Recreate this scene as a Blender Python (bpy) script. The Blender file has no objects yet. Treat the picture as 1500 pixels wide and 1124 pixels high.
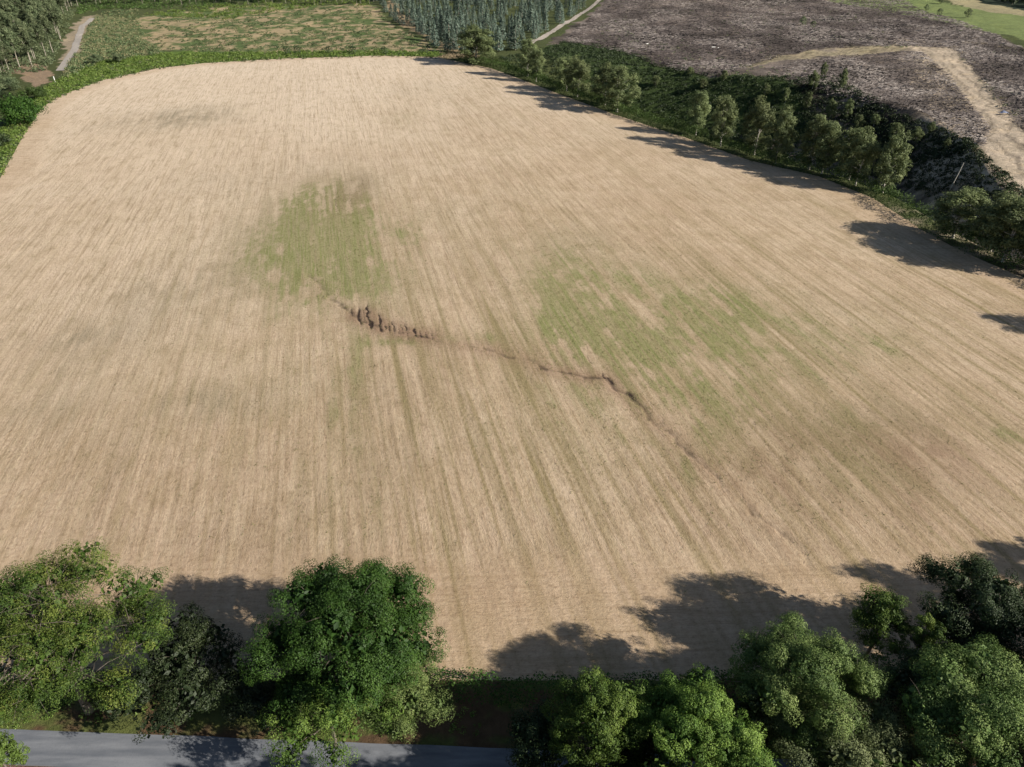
import bpy, math, random
import numpy as np
from mathutils import Vector

# ------------------------------------------------------------------ camera, world, sun
SC = bpy.context.scene
COL = SC.collection
CAMH = 70.0; PITCH = math.radians(33.0); F = 1042.0
cam_d = bpy.data.cameras.new('camera'); cam = bpy.data.objects.new('camera', cam_d); COL.objects.link(cam)
cam.location = (0, 0, CAMH); cam.rotation_euler = (math.pi/2 - PITCH, 0, 0)
cam_d.sensor_width = 36.0; cam_d.lens = F/1500*36.0; cam_d.clip_start = 0.5; cam_d.clip_end = 20000
SC.camera = cam
SUN_EL = math.radians(27.5)
SUN_DIR = Vector((math.cos(math.radians(-21))*math.cos(SUN_EL), math.sin(math.radians(-21))*math.cos(SUN_EL), math.sin(SUN_EL)))
w = bpy.data.worlds.new('World'); SC.world = w; w.use_nodes = True
nt = w.node_tree; bg = nt.nodes['Background']; sky = nt.nodes.new('ShaderNodeTexSky')
sky.sky_type = 'NISHITA'; sky.sun_disc = False; sky.sun_elevation = SUN_EL
sky.sun_rotation = math.atan2(SUN_DIR.x, SUN_DIR.y)
nt.links.new(sky.outputs[0], bg.inputs[0]); bg.inputs[1].default_value = 0.05
sd = bpy.data.lights.new('sun', 'SUN'); sun = bpy.data.objects.new('sun', sd); COL.objects.link(sun)
sd.energy = 5.0; sd.angle = math.radians(0.5); sd.color = (1.0, 0.93, 0.82)
sun.rotation_euler = (-SUN_DIR).to_track_quat('-Z', 'Y').to_euler(); sun.location = (200, -100, 150)
SC.view_settings.view_transform = 'Standard'; SC.view_settings.look = 'None'
SC.view_settings.gamma = 1.0; SC.view_settings.exposure = 0.8

# ------------------------------------------------------------------ noise, geometry helpers
def _hash(ix, iy, s):
    n = (ix.astype(np.int64)*374761393 + iy.astype(np.int64)*668265263 + s*2147483647) & 0xffffffff
    n = ((n ^ (n >> 13))*1274126177) & 0xffffffff
    return ((n ^ (n >> 16)) & 0xffff)/65535.0
def vnoise(x, y, s=0):
    ix = np.floor(x); iy = np.floor(y); fx = x-ix; fy = y-iy
    fx = fx*fx*(3-2*fx); fy = fy*fy*(3-2*fy)
    a = _hash(ix, iy, s); b = _hash(ix+1, iy, s); c = _hash(ix, iy+1, s); d = _hash(ix+1, iy+1, s)
    return (a*(1-fx)+b*fx)*(1-fy)+(c*(1-fx)+d*fx)*fy
def fbm(x, y, s=0, o=4):
    r = 0; a = .5; t = 0
    for k in range(o):
        r = r+a*vnoise(x, y, s+k*17); t += a; a *= .5; x = x*2.03+7.1; y = y*2.03+3.7
    return r/t
def sstep(a, b, x):
    t = np.clip((x-a)/(b-a), 0, 1); return t*t*(3-2*t)
CP, SP = math.cos(PITCH), math.sin(PITCH)
def flat(px, py, h=0.0):
    """point of the ray through a photo position at height h"""
    u = (px-750)/F; v = (py-562)/F
    z = (CAMH-h)/(SP+v*CP)
    return (z*u, z*(CP-v*SP))
RE = [(640,85),(680,92),(720,100),(800,130),(900,168),(1000,200),(1100,235),(1200,258),(1280,290),(1350,335),(1400,362),(1450,385),(1500,405)]
RW = [flat(*p) for p in RE][::-1]
RW = [(160, 40), (150, 75), (138, 110)] + RW
RX = np.array([p[0] for p in RW]); RY = np.array([p[1] for p in RW])
SE = [(860,55),(1000,95),(1110,115),(1250,135),(1350,160),(1425,200),(1478,275)]
SW = [flat(*p) for p in SE][::-1]
SW = [(195, 40), (160, 150)] + SW
SX = np.array([p[0] for p in SW]); SY = np.array([p[1] for p in SW])
def H(x, y):
    x = np.asarray(x, float); y = np.asarray(y, float)
    r = np.interp(y, RY, RX)+7; s = np.interp(y, SY, SX)
    wd = np.maximum(s-r, 6)
    D = np.minimum(42, .44*wd)*sstep(470, 380, y)*sstep(60, 140, y)
    t = (x-r)/wd
    prof = sstep(0, .26, t)*(1-np.clip((t-.24)/.72, 0, 1)**1.15)
    h = -D*prof
    # uneven slopes beyond the field
    out = np.clip(sstep(.05, .5, t)+sstep(480, 560, y), 0, 1)
    h = h+out*(5*(fbm(x/70, y/70, 3, 3)-.5)+1.3*(fbm(x/9, y/9, 8, 3)-.5))
    h = h+sstep(700, 1600, y)*55+sstep(.9, 2.2, t)*4
    fld = .8*(fbm(x/90, y/90, 21, 2)-.5)
    h = h+fld*sstep(50, 80, y)
    return h
def P(px, py, lift=0.0):
    """terrain point seen at a photo position (bisection down the ray)"""
    u = (px-750)/F; v = (py-562)/F
    dx, dy, dz = u, CP-v*SP, -(SP+v*CP)
    lo = 10.0; hi = 3000.0; z = lo
    n = np.geomspace(20, 2500, 600)
    g = (CAMH+n*dz)-(H(n*dx, n*dy)+lift)
    i = int(np.argmax(g < 0)) if (g < 0).any() else 599
    lo = n[max(i-1, 0)]; hi = n[i]
    for _ in range(25):
        z = (lo+hi)/2
        if CAMH+z*dz > float(H(z*dx, z*dy))+lift: lo = z
        else: hi = z
    return (z*dx, z*dy)
def inpoly(x, y, poly):
    r = np.zeros(np.shape(x), bool); n = len(poly)
    for i in range(n):
        x1, y1 = poly[i]; x2, y2 = poly[(i+1) % n]
        if y1 == y2: continue
        c = ((y1 > y) != (y2 > y)) & (x < (x2-x1)*(y-y1)/(y2-y1)+x1)
        r ^= c
    return r
def polydist(x, y, pts):
    """distance to a polyline and the fraction along it"""
    best = np.full(np.shape(x), 1e9); fr = np.zeros(np.shape(x)); n = len(pts)-1
    for i in range(n):
        ax, ay = pts[i]; bx, by = pts[i+1]
        L = (bx-ax)**2+(by-ay)**2+1e-9
        t = np.clip(((x-ax)*(bx-ax)+(y-ay)*(by-ay))/L, 0, 1)
        d = np.hypot(x-ax-t*(bx-ax), y-ay-t*(by-ay))
        m = d < best; best = np.where(m, d, best); fr = np.where(m, (i+t)/n, fr)
    return best, fr

class Buf:
    def __init__(s): s.v = []; s.f = []; s.t = []; s.m = []; s.n = 0
    def add(s, v, f, tint=.5, mat=0):
        v = np.asarray(v, float); f = np.asarray(f, int)
        s.v.append(v); s.f.append(f+s.n); s.n += len(v)
        s.t.append(np.broadcast_to(np.asarray(tint, float), (len(f),)).copy()); s.m.append(np.full(len(f), mat))
    def build(s, name, mats, parent=None, smooth=False):
        V = np.concatenate(s.v); Fc = np.concatenate(s.f); T = np.concatenate(s.t); M = np.concatenate(s.m)
        me = mesh_from(name, V, Fc, smooth)
        a = me.attributes.new('tint', 'FLOAT', 'FACE'); a.data.foreach_set('value', T)
        for m in (mats if isinstance(mats, (list, tuple)) else [mats]): me.materials.append(m)
        me.polygons.foreach_set('material_index', M.astype(np.int32))
        o = bpy.data.objects.new(name, me); COL.objects.link(o); o.parent = parent
        return o
def mesh_from(name, V, Fc, smooth=False):
    me = bpy.data.meshes.new(name); k = Fc.shape[1]
    me.vertices.add(len(V)); me.vertices.foreach_set('co', np.ascontiguousarray(V, np.float32).ravel())
    me.loops.add(len(Fc)*k); me.loops.foreach_set('vertex_index', Fc.astype(np.int32).ravel())
    me.polygons.add(len(Fc)); me.polygons.foreach_set('loop_start', np.arange(0, len(Fc)*k, k, dtype=np.int32))
    me.polygons.foreach_set('use_smooth', np.full(len(Fc), smooth))
    me.update(calc_edges=True)
    return me
def tube(buf, pts, rad, n=7, tint=.5, mat=0):
    pts = np.asarray(pts, float); vs = []; k = len(pts)
    for i in range(k):
        d = pts[min(i+1, k-1)]-pts[max(i-1, 0)]; d /= np.linalg.norm(d)+1e-9
        a = np.cross(d, (0.3, 1, .1)); a /= np.linalg.norm(a)+1e-9; b = np.cross(d, a)
        for j in range(n):
            q = 2*math.pi*j/n; vs.append(pts[i]+rad[i]*(a*math.cos(q)+b*math.sin(q)))
    fs = [(i*n+j, i*n+(j+1) % n, (i+1)*n+(j+1) % n, (i+1)*n+j) for i in range(k-1) for j in range(n)]
    buf.add(vs, fs, tint, mat)
def leaves(buf, c, nrm, size, rng, asp=.6, tint=None, mat=0, fold=.25):
    """one small bent leaf spray per point"""
    n = len(c)
    nrm = nrm/(np.linalg.norm(nrm, axis=1, keepdims=True)+1e-9)
    r = rng.normal(size=(n, 3)); a = np.cross(nrm, r); a /= np.linalg.norm(a, axis=1, keepdims=True)+1e-9
    b = np.cross(nrm, a); s = size*rng.uniform(.6, 1.35, (n, 1))
    v = np.stack([c-a*s*.5, c-b*s*asp*.5+nrm*s*fold*.5, c+a*s*.5, c+b*s*asp*.5-nrm*s*fold*.3], 1).reshape(-1, 3)
    buf.add(v, np.arange(4*n).reshape(n, 4), tint if tint is not None else .5, mat)
def tag(o, label=None, cat=None, group=None, kind=None):
    if label: o['label'] = label
    if cat: o['category'] = cat
    if group: o['group'] = group
    if kind: o['kind'] = kind
    return o

# ------------------------------------------------------------------ materials
def newmat(name):
    m = bpy.data.materials.new(name); m.use_nodes = True; t = m.node_tree
    for n in list(t.nodes): t.nodes.remove(n)
    out = t.nodes.new('ShaderNodeOutputMaterial')
    return m, t, out
def N(t, kind, **kw):
    n = t.nodes.new(kind)
    for k, v in kw.items():
        if k.startswith('_'): setattr(n, k[1:], v)
        else: n.inputs[k].default_value = v
    return n
def mixc(t, fac, a, b, mode='MIX'):
    n = t.nodes.new('ShaderNodeMix'); n.data_type = 'RGBA'; n.blend_type = mode; n.clamp_factor = True
    for sock, val in ((0, fac), (6, a), (7, b)):
        if hasattr(val, 'is_linked') or hasattr(val, 'links'): t.links.new(val, n.inputs[sock])
        else: n.inputs[sock].default_value = val if sock == 0 else (*val, 1)
    return n.outputs[2]
def mrange(t, val, a, b, c=0, d=1):
    n = t.nodes.new('ShaderNodeMapRange'); t.links.new(val, n.inputs[0])
    for i, q in enumerate((a, b, c, d)): n.inputs[i+1].default_value = q
    return n.outputs[0]
def attr(t, name):
    n = t.nodes.new('ShaderNodeAttribute'); n.attribute_name = name; return n
def noise(t, vec, scale, detail=3, rough=.6):
    n = t.nodes.new('ShaderNodeTexNoise'); n.inputs['Scale'].default_value = scale
    n.inputs['Detail'].default_value = detail; n.inputs['Roughness'].default_value = rough
    if vec is not None: t.links.new(vec, n.inputs['Vector'])
    return n.outputs['Fac']
def leafmat(name, dark, mid, light, transl=.3, gloss=.02):
    m, t, out = newmat(name); tn = attr(t, 'tint').outputs['Fac']
    oi = t.nodes.new('ShaderNodeObjectInfo')
    r = t.nodes.new('ShaderNodeValToRGB'); t.links.new(tn, r.inputs[0])
    r.color_ramp.elements[0].color = (*dark, 1); r.color_ramp.elements[1].color = (*light, 1)
    e = r.color_ramp.elements.new(.5); e.color = (*mid, 1)
    hsv = t.nodes.new('ShaderNodeHueSaturation'); t.links.new(r.outputs[0], hsv.inputs['Color'])
    t.links.new(mrange(t, oi.outputs['Random'], 0, 1, .78, 1.22), hsv.inputs['Value'])
    t.links.new(mrange(t, oi.outputs['Random'], 0, 1, .488, .503), hsv.inputs['Hue'])
    d = t.nodes.new('ShaderNodeBsdfDiffuse'); tr = t.nodes.new('ShaderNodeBsdfTranslucent')
    t.links.new(hsv.outputs[0], d.inputs[0]); t.links.new(hsv.outputs[0], tr.inputs[0])
    mx = t.nodes.new('ShaderNodeMixShader'); mx.inputs[0].default_value = transl
    t.links.new(d.outputs[0], mx.inputs[1]); t.links.new(tr.outputs[0], mx.inputs[2])
    g = t.nodes.new('ShaderNodeBsdfGlossy'); g.inputs['Roughness'].default_value = .6
    m2 = t.nodes.new('ShaderNodeMixShader'); m2.inputs[0].default_value = gloss
    t.links.new(mx.outputs[0], m2.inputs[1]); t.links.new(g.outputs[0], m2.inputs[2])
    t.links.new(m2.outputs[0], out.inputs[0]); return m
def diffmat(name, c1, c2, scale=3.0, detail=4, bump=0.0, rough=.9):
    m, t, out = newmat(name); p = t.nodes.new('ShaderNodeBsdfPrincipled')
    p.inputs['Roughness'].default_value = rough; p.inputs['Specular IOR Level'].default_value = .2
    tc = t.nodes.new('ShaderNodeTexCoord'); n = noise(t, tc.outputs['Object'], scale, detail)
    t.links.new(mixc(t, mrange(t, n, .3, .7), c1, c2), p.inputs['Base Color'])
    if bump:
        b = t.nodes.new('ShaderNodeBump'); b.inputs['Distance'].default_value = bump; b.inputs['Strength'].default_value = 1
        t.links.new(n, b.inputs['Height']); t.links.new(b.outputs[0], p.inputs['Normal'])
    t.links.new(p.outputs[0], out.inputs[0]); return m
M_bark = diffmat('bark', (.09, .075, .06), (.2, .17, .14), 2.5, 5, .03)
M_twig = diffmat('grey_twig', (.16, .14, .11), (.36, .33, .28), 2.0, 5, .02)
M_pale = diffmat('pale_bark', (.32, .29, .25), (.55, .52, .47), 2.0, 5, .02)
M_oak = leafmat('oak_leaf', (.007, .025, .004), (.025, .064, .009), (.065, .13, .02), .1)
M_willow = leafmat('grey_leaf', (.03, .065, .015), (.1, .155, .042), (.22, .285, .09), .14)
M_green = leafmat('green_leaf', (.025, .06, .01), (.075, .135, .022), (.175, .255, .05), .14)
M_pine = leafmat('pine_needle', (.01, .028, .005), (.045, .078, .012), (.125, .15, .028), .06)
M_dark = leafmat('dark_leaf', (.01, .02, .007), (.022, .042, .012), (.06, .085, .028), .12, .03)  # dark foliage; for shaded trees and scrub the shade sits in this colour
M_birch = leafmat('birch_leaf', (.055, .08, .035), (.135, .17, .07), (.23, .27, .12), .25)
M_euc = leafmat('eucalyptus_leaf', (.035, .055, .025), (.095, .125, .06), (.18, .21, .11), .2)
M_eucb = leafmat('blue_leaf', (.03, .052, .04), (.09, .128, .1), (.17, .215, .165), .15)
M_hedge = leafmat('hedge_leaf', (.02, .04, .01), (.045, .08, .018), (.1, .155, .04), .2)
M_fern = leafmat('bracken_leaf', (.05, .1, .018), (.115, .185, .035), (.2, .27, .07), .25)
M_scrub = leafmat('scrub_leaf', (.04, .07, .03), (.1, .14, .06), (.3, .25, .14), .2)
M_slash = leafmat('dead_twig', (.055, .046, .043), (.125, .107, .101), (.26, .232, .212), 0, .01)

# ------------------------------------------------------------------ ground
def uneven(a, b, n, p=1.0): return a+(b-a)*np.linspace(0, 1, n)**p
yy = np.concatenate([np.linspace(-120, 30, 12), 30*np.exp(np.linspace(0, math.log(950/30), 720))[1:], np.geomspace(990, 6000, 30)])
ss = np.concatenate([-np.geomspace(12, 1.05, 12), np.linspace(-1, 1, 660), np.geomspace(1.05, 12, 12)])
YY, SS = np.meshgrid(yy, ss, indexing='ij')
GX = SS*(np.maximum(YY, 0)*.78+70); GY = YY
Z = H(GX, GY)
# field outline
FL = [(-60,300),(0,262),(30,208),(58,160),(90,140),(150,118),(230,100),(300,92),(420,86),(560,82),(640,84)]
FP = [flat(*p) for p in FL]
LB = flat(650, 1003)[1]
FIELD = [(-230, LB+1), (-230, 150)] + FP + RW[::-1][1:] + [(170, LB+9), (80, LB+3), (20, LB+.5)]
fin = inpoly(GX, GY, FIELD)
# sink the ground below the field sheet
db, _ = polydist(GX, GY, FIELD+[FIELD[0]])
Z = Z-np.where(fin, np.minimum(db*.15, .8), 0)
wx = GX+6*(fbm(GX/14, GY/14, 31)-.5)*2+2*(fbm(GX/3, GY/3, 37)-.5); wy = GY+10*(fbm(GX/14, GY/14, 33)-.5)*2
colr = np.zeros(GX.shape+(3,)); colr[:] = (.075, .09, .035)
def region(poly, c, jit=0.0, s=0):
    m = inpoly(wx, wy, [P(*q) for q in poly]); k = np.asarray(c)
    colr[m] = k
    return m
n1 = fbm(GX/6, GY/9, 51); n2 = fbm(GX/25, GY/30, 53)
ccut = region([(800,62),(885,2),(905,-40),(1290,-40),(1330,0),(1400,30),(1500,70),(1700,100),(1700,520),(1540,420),(1420,345),(1300,275),(1100,205),(950,150),(850,110)], (.16, .13, .12))
colr[ccut] = np.maximum(.03, 1)*(np.array((.155, .128, .11))+(n2[ccut]-.5)[:, None]*np.array((.42, .34, .3)))
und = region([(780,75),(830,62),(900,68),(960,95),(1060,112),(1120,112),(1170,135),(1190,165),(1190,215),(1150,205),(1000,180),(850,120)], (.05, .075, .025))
slope = region([(1230,165),(1280,150),(1420,205),(1500,270),(1700,420),(1500,420),(1380,330),(1300,270)], (.035, .03, .028))  # near-black soil colour holds the shade of a slope facing off the sun
plant = region([(120,72),(170,40),(210,22),(330,10),(540,5),(600,50),(660,80),(560,76),(420,78),(300,78),(190,70)], (.38, .3, .18))
k = sstep(.4, .58, n1*.7+n2*.3)[plant][:, None]
colr[plant] = colr[plant]*(1-k)+np.array((.1, .14, .05))*k
region([(640,72),(600,45),(560,10),(575,0),(640,60),(700,75),(700,84),(650,84)], (.34, .26, .16))
verge = region([(-200,330),(-60,300),(0,262),(60,160),(150,118),(230,100),(420,86),(560,82),(640,84),(640,76),(420,76),(240,76),(150,88),(90,118),(50,150),(0,200),(-200,260)], (.11, .17, .035))
region([(85,100),(150,92),(230,78),(210,55),(190,30),(140,20),(118,50)], (.2, .2, .1))
region([(20,75),(60,95),(85,112),(55,128),(20,112),(-20,90)], (.3, .22, .15))
region([(92,104),(86,84),(96,60),(108,40),(124,24),(140,22),(128,44),(116,72)], (.34, .28, .2))
region([(1225,-30),(1500,22),(1650,50),(1650,85),(1500,58),(1400,36),(1300,18),(1200,-5)], (.19, .235, .09))
region([(1330,-30),(1500,-2),(1650,25),(1650,50),(1500,24),(1400,6)], (.34, .3, .18))
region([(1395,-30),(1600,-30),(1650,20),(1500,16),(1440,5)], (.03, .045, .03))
# dry straw-coloured track over the felled hillside
def straw(pix, wd, c1, c2, amt=1.0):
    W_ = [P(*q) for q in pix]; d_, f_ = polydist(wx, wy, W_); hw = np.interp(f_, np.linspace(0, 1, len(wd)), wd)/2
    kk = amt*sstep(1.25, .6, d_/hw+(fbm(GX/3.5, GY/3.5, 67)-.5)*.9)[..., None]
    rutl = (np.exp(-((np.abs(d_-hw*.42)/.8)**2))+np.exp(-((np.abs(d_-hw*.12)/.7)**2)))[..., None]*.5
    cc = np.array(c1)*(1-n1[..., None])+np.array(c2)*n1[..., None]
    colr[:] = colr*(1-kk)+cc*(1-rutl)*kk
straw([(1090,96),(1140,88),(1200,80),(1290,70),(1340,66),(1380,70)], [8, 15, 20, 23, 24], (.3, .27, .17), (.5, .4, .27), .9)
straw([(1345,62),(1385,84),(1412,115),(1445,155),(1480,205),(1530,270),(1580,340)], [28, 42, 52, 62, 74], (.36, .3, .22), (.68, .55, .42))
straw([(1420,62),(1470,68),(1560,78)], [5, 7, 8], (.3, .25, .14), (.45, .36, .22), .8)
# roadside
rd = (GY < LB+1.5) & (np.abs(GX) < 260)
lit = sstep(.45, .6, fbm(GX/4, GY/2.5, 61))  # noise blend from brown leaf litter to green grass
colr[rd] = (np.array((.13, .085, .05))*(1-lit[rd][:, None])+np.array((.12, .14, .045))*lit[rd][:, None])
colr[(GY < 38.9) & (np.abs(GX) < 260)] = (.17, .1, .075)
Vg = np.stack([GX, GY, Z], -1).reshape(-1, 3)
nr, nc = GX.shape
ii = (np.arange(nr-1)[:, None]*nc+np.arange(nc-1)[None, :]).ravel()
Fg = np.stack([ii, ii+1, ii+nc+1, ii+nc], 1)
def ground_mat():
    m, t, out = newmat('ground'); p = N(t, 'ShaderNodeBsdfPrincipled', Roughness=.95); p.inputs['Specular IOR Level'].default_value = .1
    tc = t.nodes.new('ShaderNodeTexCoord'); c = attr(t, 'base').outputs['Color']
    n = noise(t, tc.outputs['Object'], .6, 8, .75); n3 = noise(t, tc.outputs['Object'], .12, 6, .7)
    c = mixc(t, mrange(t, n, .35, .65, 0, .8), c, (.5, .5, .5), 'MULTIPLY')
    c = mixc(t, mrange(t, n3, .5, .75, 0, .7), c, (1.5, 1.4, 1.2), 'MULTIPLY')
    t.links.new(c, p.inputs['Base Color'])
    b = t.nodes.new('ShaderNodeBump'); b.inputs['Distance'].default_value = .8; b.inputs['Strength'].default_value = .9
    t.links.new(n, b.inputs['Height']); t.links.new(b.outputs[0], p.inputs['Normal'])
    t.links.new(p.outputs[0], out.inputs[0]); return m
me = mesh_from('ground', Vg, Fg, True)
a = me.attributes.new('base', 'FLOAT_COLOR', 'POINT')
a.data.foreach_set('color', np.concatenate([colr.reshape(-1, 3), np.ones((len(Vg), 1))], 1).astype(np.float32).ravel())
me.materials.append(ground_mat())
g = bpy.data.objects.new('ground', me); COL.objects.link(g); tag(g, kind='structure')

# ------------------------------------------------------------------ field
fy = np.concatenate([np.linspace(LB-2, 70, 60)[:-1], 70*np.exp(np.linspace(0, math.log(500/70), 760))])
fs = np.linspace(0, 1, 940)
FY, FS = np.meshgrid(fy, fs, indexing='ij')
xl = np.maximum(-230, -(FY*.80+62)); xr = np.minimum(np.interp(FY, RY, RX)+4, FY*.80+62)
FX = xl+(xr-xl)*FS
ROW = math.radians(13.6)
def rowc(x, y):
    """across-row and along-row coordinates"""
    return x*math.cos(ROW)+y*math.sin(ROW), -x*math.sin(ROW)+y*math.cos(ROW)
A, B = rowc(FX, FY)
streak = fbm(A/2.2, B/45, 71, 3); streak2 = fbm(A/.8, B/14, 73, 3); blot = fbm(FX/16, FY/22, 75, 4); blot2 = fbm(FX/5, FY/7, 79, 4); blot3 = fbm(FX/1.5, FY/2.6, 83, 3)
def patch(px, py, rx, ry, amp, jag=.8):
    cx, cy = flat(px, py); z = cy*CP+CAMH*SP
    wxr = rx*z/F; wyr = abs(flat(px, py-ry)[1]-flat(px, py+ry)[1])/2; wxr *= 1.12; wyr *= 1.12
    sl = (flat(px+1, py)[0]-cx)
    q = ((FX-cx)/wxr)**2+((FY-cy)/wyr)**2
    e = np.exp(-q*.8)
    return (.46 if px > 700 else .66)*amp*e*((.26 if px > 700 else .5)+.8*np.clip(1+jag*1.15*((streak-.5)*3+(streak2-.5)*2.6+(blot2-.5)*2.4+(blot3-.5)*2.2+(blot-.5)*1.6), 0, 2))
green = np.zeros(FX.shape); grey = np.zeros(FX.shape); brown = np.zeros(FX.shape)
for q in [(465,310,38,42,1.0),(492,352,34,42,1.45),(470,370,40,40,.8),(1430,640,60,20,.4),(840,470,40,70,.4),(960,470,150,70,.25),(1120,560,180,80,.2),(1180,480,170,50,.25),(480,350,75,70,.4),(440,290,24,18,.6),(500,410,60,42,.5),(598,338,26,28,.55),(395,350,35,45,.35),(570,400,50,40,.3),(590,172,18,9,.4),
          (800,350,60,40,.25),(850,395,60,45,.35),(900,435,70,50,.5),(800,452,22,30,.7),(835,492,28,38,.75),(905,500,70,45,.55),(985,520,60,55,.6),(1050,470,80,45,.45),
          (1080,440,60,22,.35),(1150,500,80,36,.45),(1300,505,34,14,.75),(1200,590,90,45,.35),(1040,600,60,55,.5),(1060,660,50,50,.4),(1008,690,9,26,1.0),(1250,645,90,45,.45),
          (1310,705,80,40,.45),(720,620,14,30,.5),(800,600,60,50,.4),(900,650,70,50,.3),(700,498,34,9,.55),(592,500,36,7,.8),(1470,640,30,12,.7),(520,540,22,70,.35),(500,700,50,110,.25),
          (550,770,14,60,.3),(930,600,40,40,.3),(940,560,30,30,.4),(780,540,40,20,.2),(1190,760,60,40,.25),(1090,740,50,40,.25),(1430,600,80,30,.3),(250,560,160,60,.12),(1250,300,40,14,.3),(760,600,260,200,.16),(1050,560,260,130,.14),(1200,700,180,90,.2),(450,640,120,170,.15),(1000,420,220,80,.2),(720,330,60,60,.15),(330,330,60,60,.15),
          (950,190,50,20,.25),(1220,690,50,30,.3),(1280,800,14,10,.35)]: green += patch(*q)
for q in [(275,172,55,12,.75),(200,182,50,10,.35),(120,495,60,18,.5),(300,590,70,22,.5),(240,430,90,32,.35),(80,600,60,25,.35),(510,285,32,24,.6),(90,545,60,20,.3),(400,330,60,80,.3),
          (330,260,60,20,.2),(870,370,60,20,.4),(1300,610,90,30,.45),(1230,440,60,20,.3),(1100,280,60,20,.2),(560,620,60,60,.2),(150,690,60,60,.2),(700,300,60,30,.12),(620,130,60,12,.15)]: grey += patch(*q)
for q in [(1330,655,90,34,.6),(1150,640,70,40,.4),(510,290,24,24,.5),(830,545,60,16,.6),(720,515,60,10,.35),(1120,690,60,40,.4),(1380,690,60,30,.4),(1330,740,40,20,.4),(620,560,60,30,.15),(330,720,140,90,.12),(760,850,200,60,.25),(300,850,250,80,.22),(1150,780,200,60,.25),(950,720,200,100,.15),(1250,660,220,110,.35),(1080,720,120,60,.25),(560,700,160,140,.15)]: brown += patch(*q)
DP = [(452,405),(480,430),(500,448),(520,463),(545,477),(580,489),(620,496),(660,503),(720,515),(775,530),(800,542),(850,552),(885,555),(905,568),(940,600),(975,632),(1000,658),(1040,692),(1080,727),(1110,757),(1150,790),(1190,832)]
DW = [flat(*p) for p in DP]
dd, fr = polydist(FX+1.2*(fbm(A/3, B/3, 91)-.5)*2, FY+1.2*(fbm(A/3, B/3, 93)-.5)*2, DW)
cut = np.exp(-(dd/(.25+.5*blot3))**2)*np.interp(fr, [0, .1, .2, .35, .5, .62, .8, .9, 1], [.55, .6, .6, .4, .7, .8, .6, .65, .45])*sstep(.25, .55, fbm(A/2, B/5, 95)+.12)
rim = np.exp(-(dd/2.6)**2)*np.interp(fr, [0, .1, .2, .4, .6, .8, 1], [.2, .3, .6, .45, .8, .35, .1])
# ploughed ruts that cross the wet hollow along the rows
rut = np.zeros(FX.shape); pinkz = np.zeros(FX.shape)
rr = random.Random(5)
for (px, py, ln, wd, am) in [(516,458,18,.35,.6),(527,464,30,.55,1),(534,462,22,.3,.5),(540,466,40,.65,1.1),(546,476,16,.5,.8),(557,474,28,.6,1.1),(565,480,10,.5,.7),(571,482,16,.35,.8),(576,481,18,.45,1),(583,484,12,.3,.5),
                            (589,482,14,.35,.7),(596,486,26,.45,.9),(609,489,14,.6,1),(617,490,12,.3,.5),(624,492,10,.3,.5),(632,494,12,.3,.5),(487,288,18,.3,.35),(492,300,26,.3,.4),(503,292,26,.3,.35),(513,296,22,.25,.35),(525,290,18,.25,.3),
                            (785,538,12,.3,.5),(793,541,10,.3,.5),(863,528,14,.3,.6),(884,552,16,.4,.6),(893,556,14,.3,.6),(1330,830,16,.3,.7),(1180,822,14,.25,.5),(1240,690,12,.25,.4)]:
    cx, cy = flat(px, py); L = abs(flat(px, py-ln/2)[1]-flat(px, py+ln/2)[1])/2
    ca, cb = rowc(cx, cy); wob = .9*(fbm(B/1.6, B*0+px, 7, 3)-.5)
    rut = np.maximum(rut, am*np.exp(-(np.abs(A-ca+wob)/(wd*(.15+.42*vnoise(B/.9, B*0+px*3, 11))))**2.5)*np.exp(-(np.abs(B-cb)/L)**4))
for (px, py) in [(525,460),(540,464),(560,475),(580,482),(605,490),(628,494)]:
    pinkz += patch(px, py, 14, 10, .6)
ez, _ = polydist(FX, FY, FIELD+[FIELD[0]])
head = sstep(22, 12, FY-LB+np.interp(FX, [-50, 50, 160], [0, 0, 8]))+sstep(14, 5, ez)*(FY > 120)
FZ = H(FX, FY)-.16*cut-.12*rut+.1*rim*(blot3-.5)+.12*rim*(blot2-.3)+.06*(streak2-.5)+.05*(blot2-.5)
FIN = inpoly((FX[:-1, :-1]+FX[1:, 1:])/2, (FY[:-1, :-1]+FY[1:, 1:])/2, FIELD)
nr, nc = FX.shape
ii = (np.arange(nr-1)[:, None]*nc+np.arange(nc-1)[None, :])[FIN]
Ff = np.stack([ii, ii+1, ii+nc+1, ii+nc], 1)
me = mesh_from('field', np.stack([FX, FY, FZ], -1).reshape(-1, 3), Ff, True)
att = np.stack([np.clip(green, 0, 1), np.clip(grey, 0, 1), np.clip(brown+.85*rim+pinkz, 0, 1), np.clip(head, 0, 1)], -1).reshape(-1, 4)
a = me.attributes.new('mask', 'FLOAT_COLOR', 'POINT'); a.data.foreach_set('color', att.astype(np.float32).ravel())
a = me.attributes.new('soil', 'FLOAT', 'POINT'); a.data.foreach_set('value', np.clip(cut*.72*(blot3*1.6)+rut*(.45+1.1*blot3), 0, 1).astype(np.float32).ravel())
band = sstep(.52, .78, fbm(A/1.9, B/60, 111, 4))*.5+sstep(.5, .74, fbm(A/.62, B/38, 113, 3))*.7
band = band*(.35+.65*sstep(230, 120, FY))*(.35+.65*sstep(-70, -10, FX))*(.5+.8*fbm(FX/30, FY/40, 117, 3))
a = me.attributes.new('band', 'FLOAT', 'POINT'); a.data.foreach_set('value', np.clip(band, 0, 1).astype(np.float32).ravel())
pale = sstep(150, 420, FY)*.55+.35*sstep(20, -90, FX)*sstep(80, 160, FY)+.4*(blot-.5)  # far stubble paler: drier straw, plus distance haze put into the colour
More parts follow.
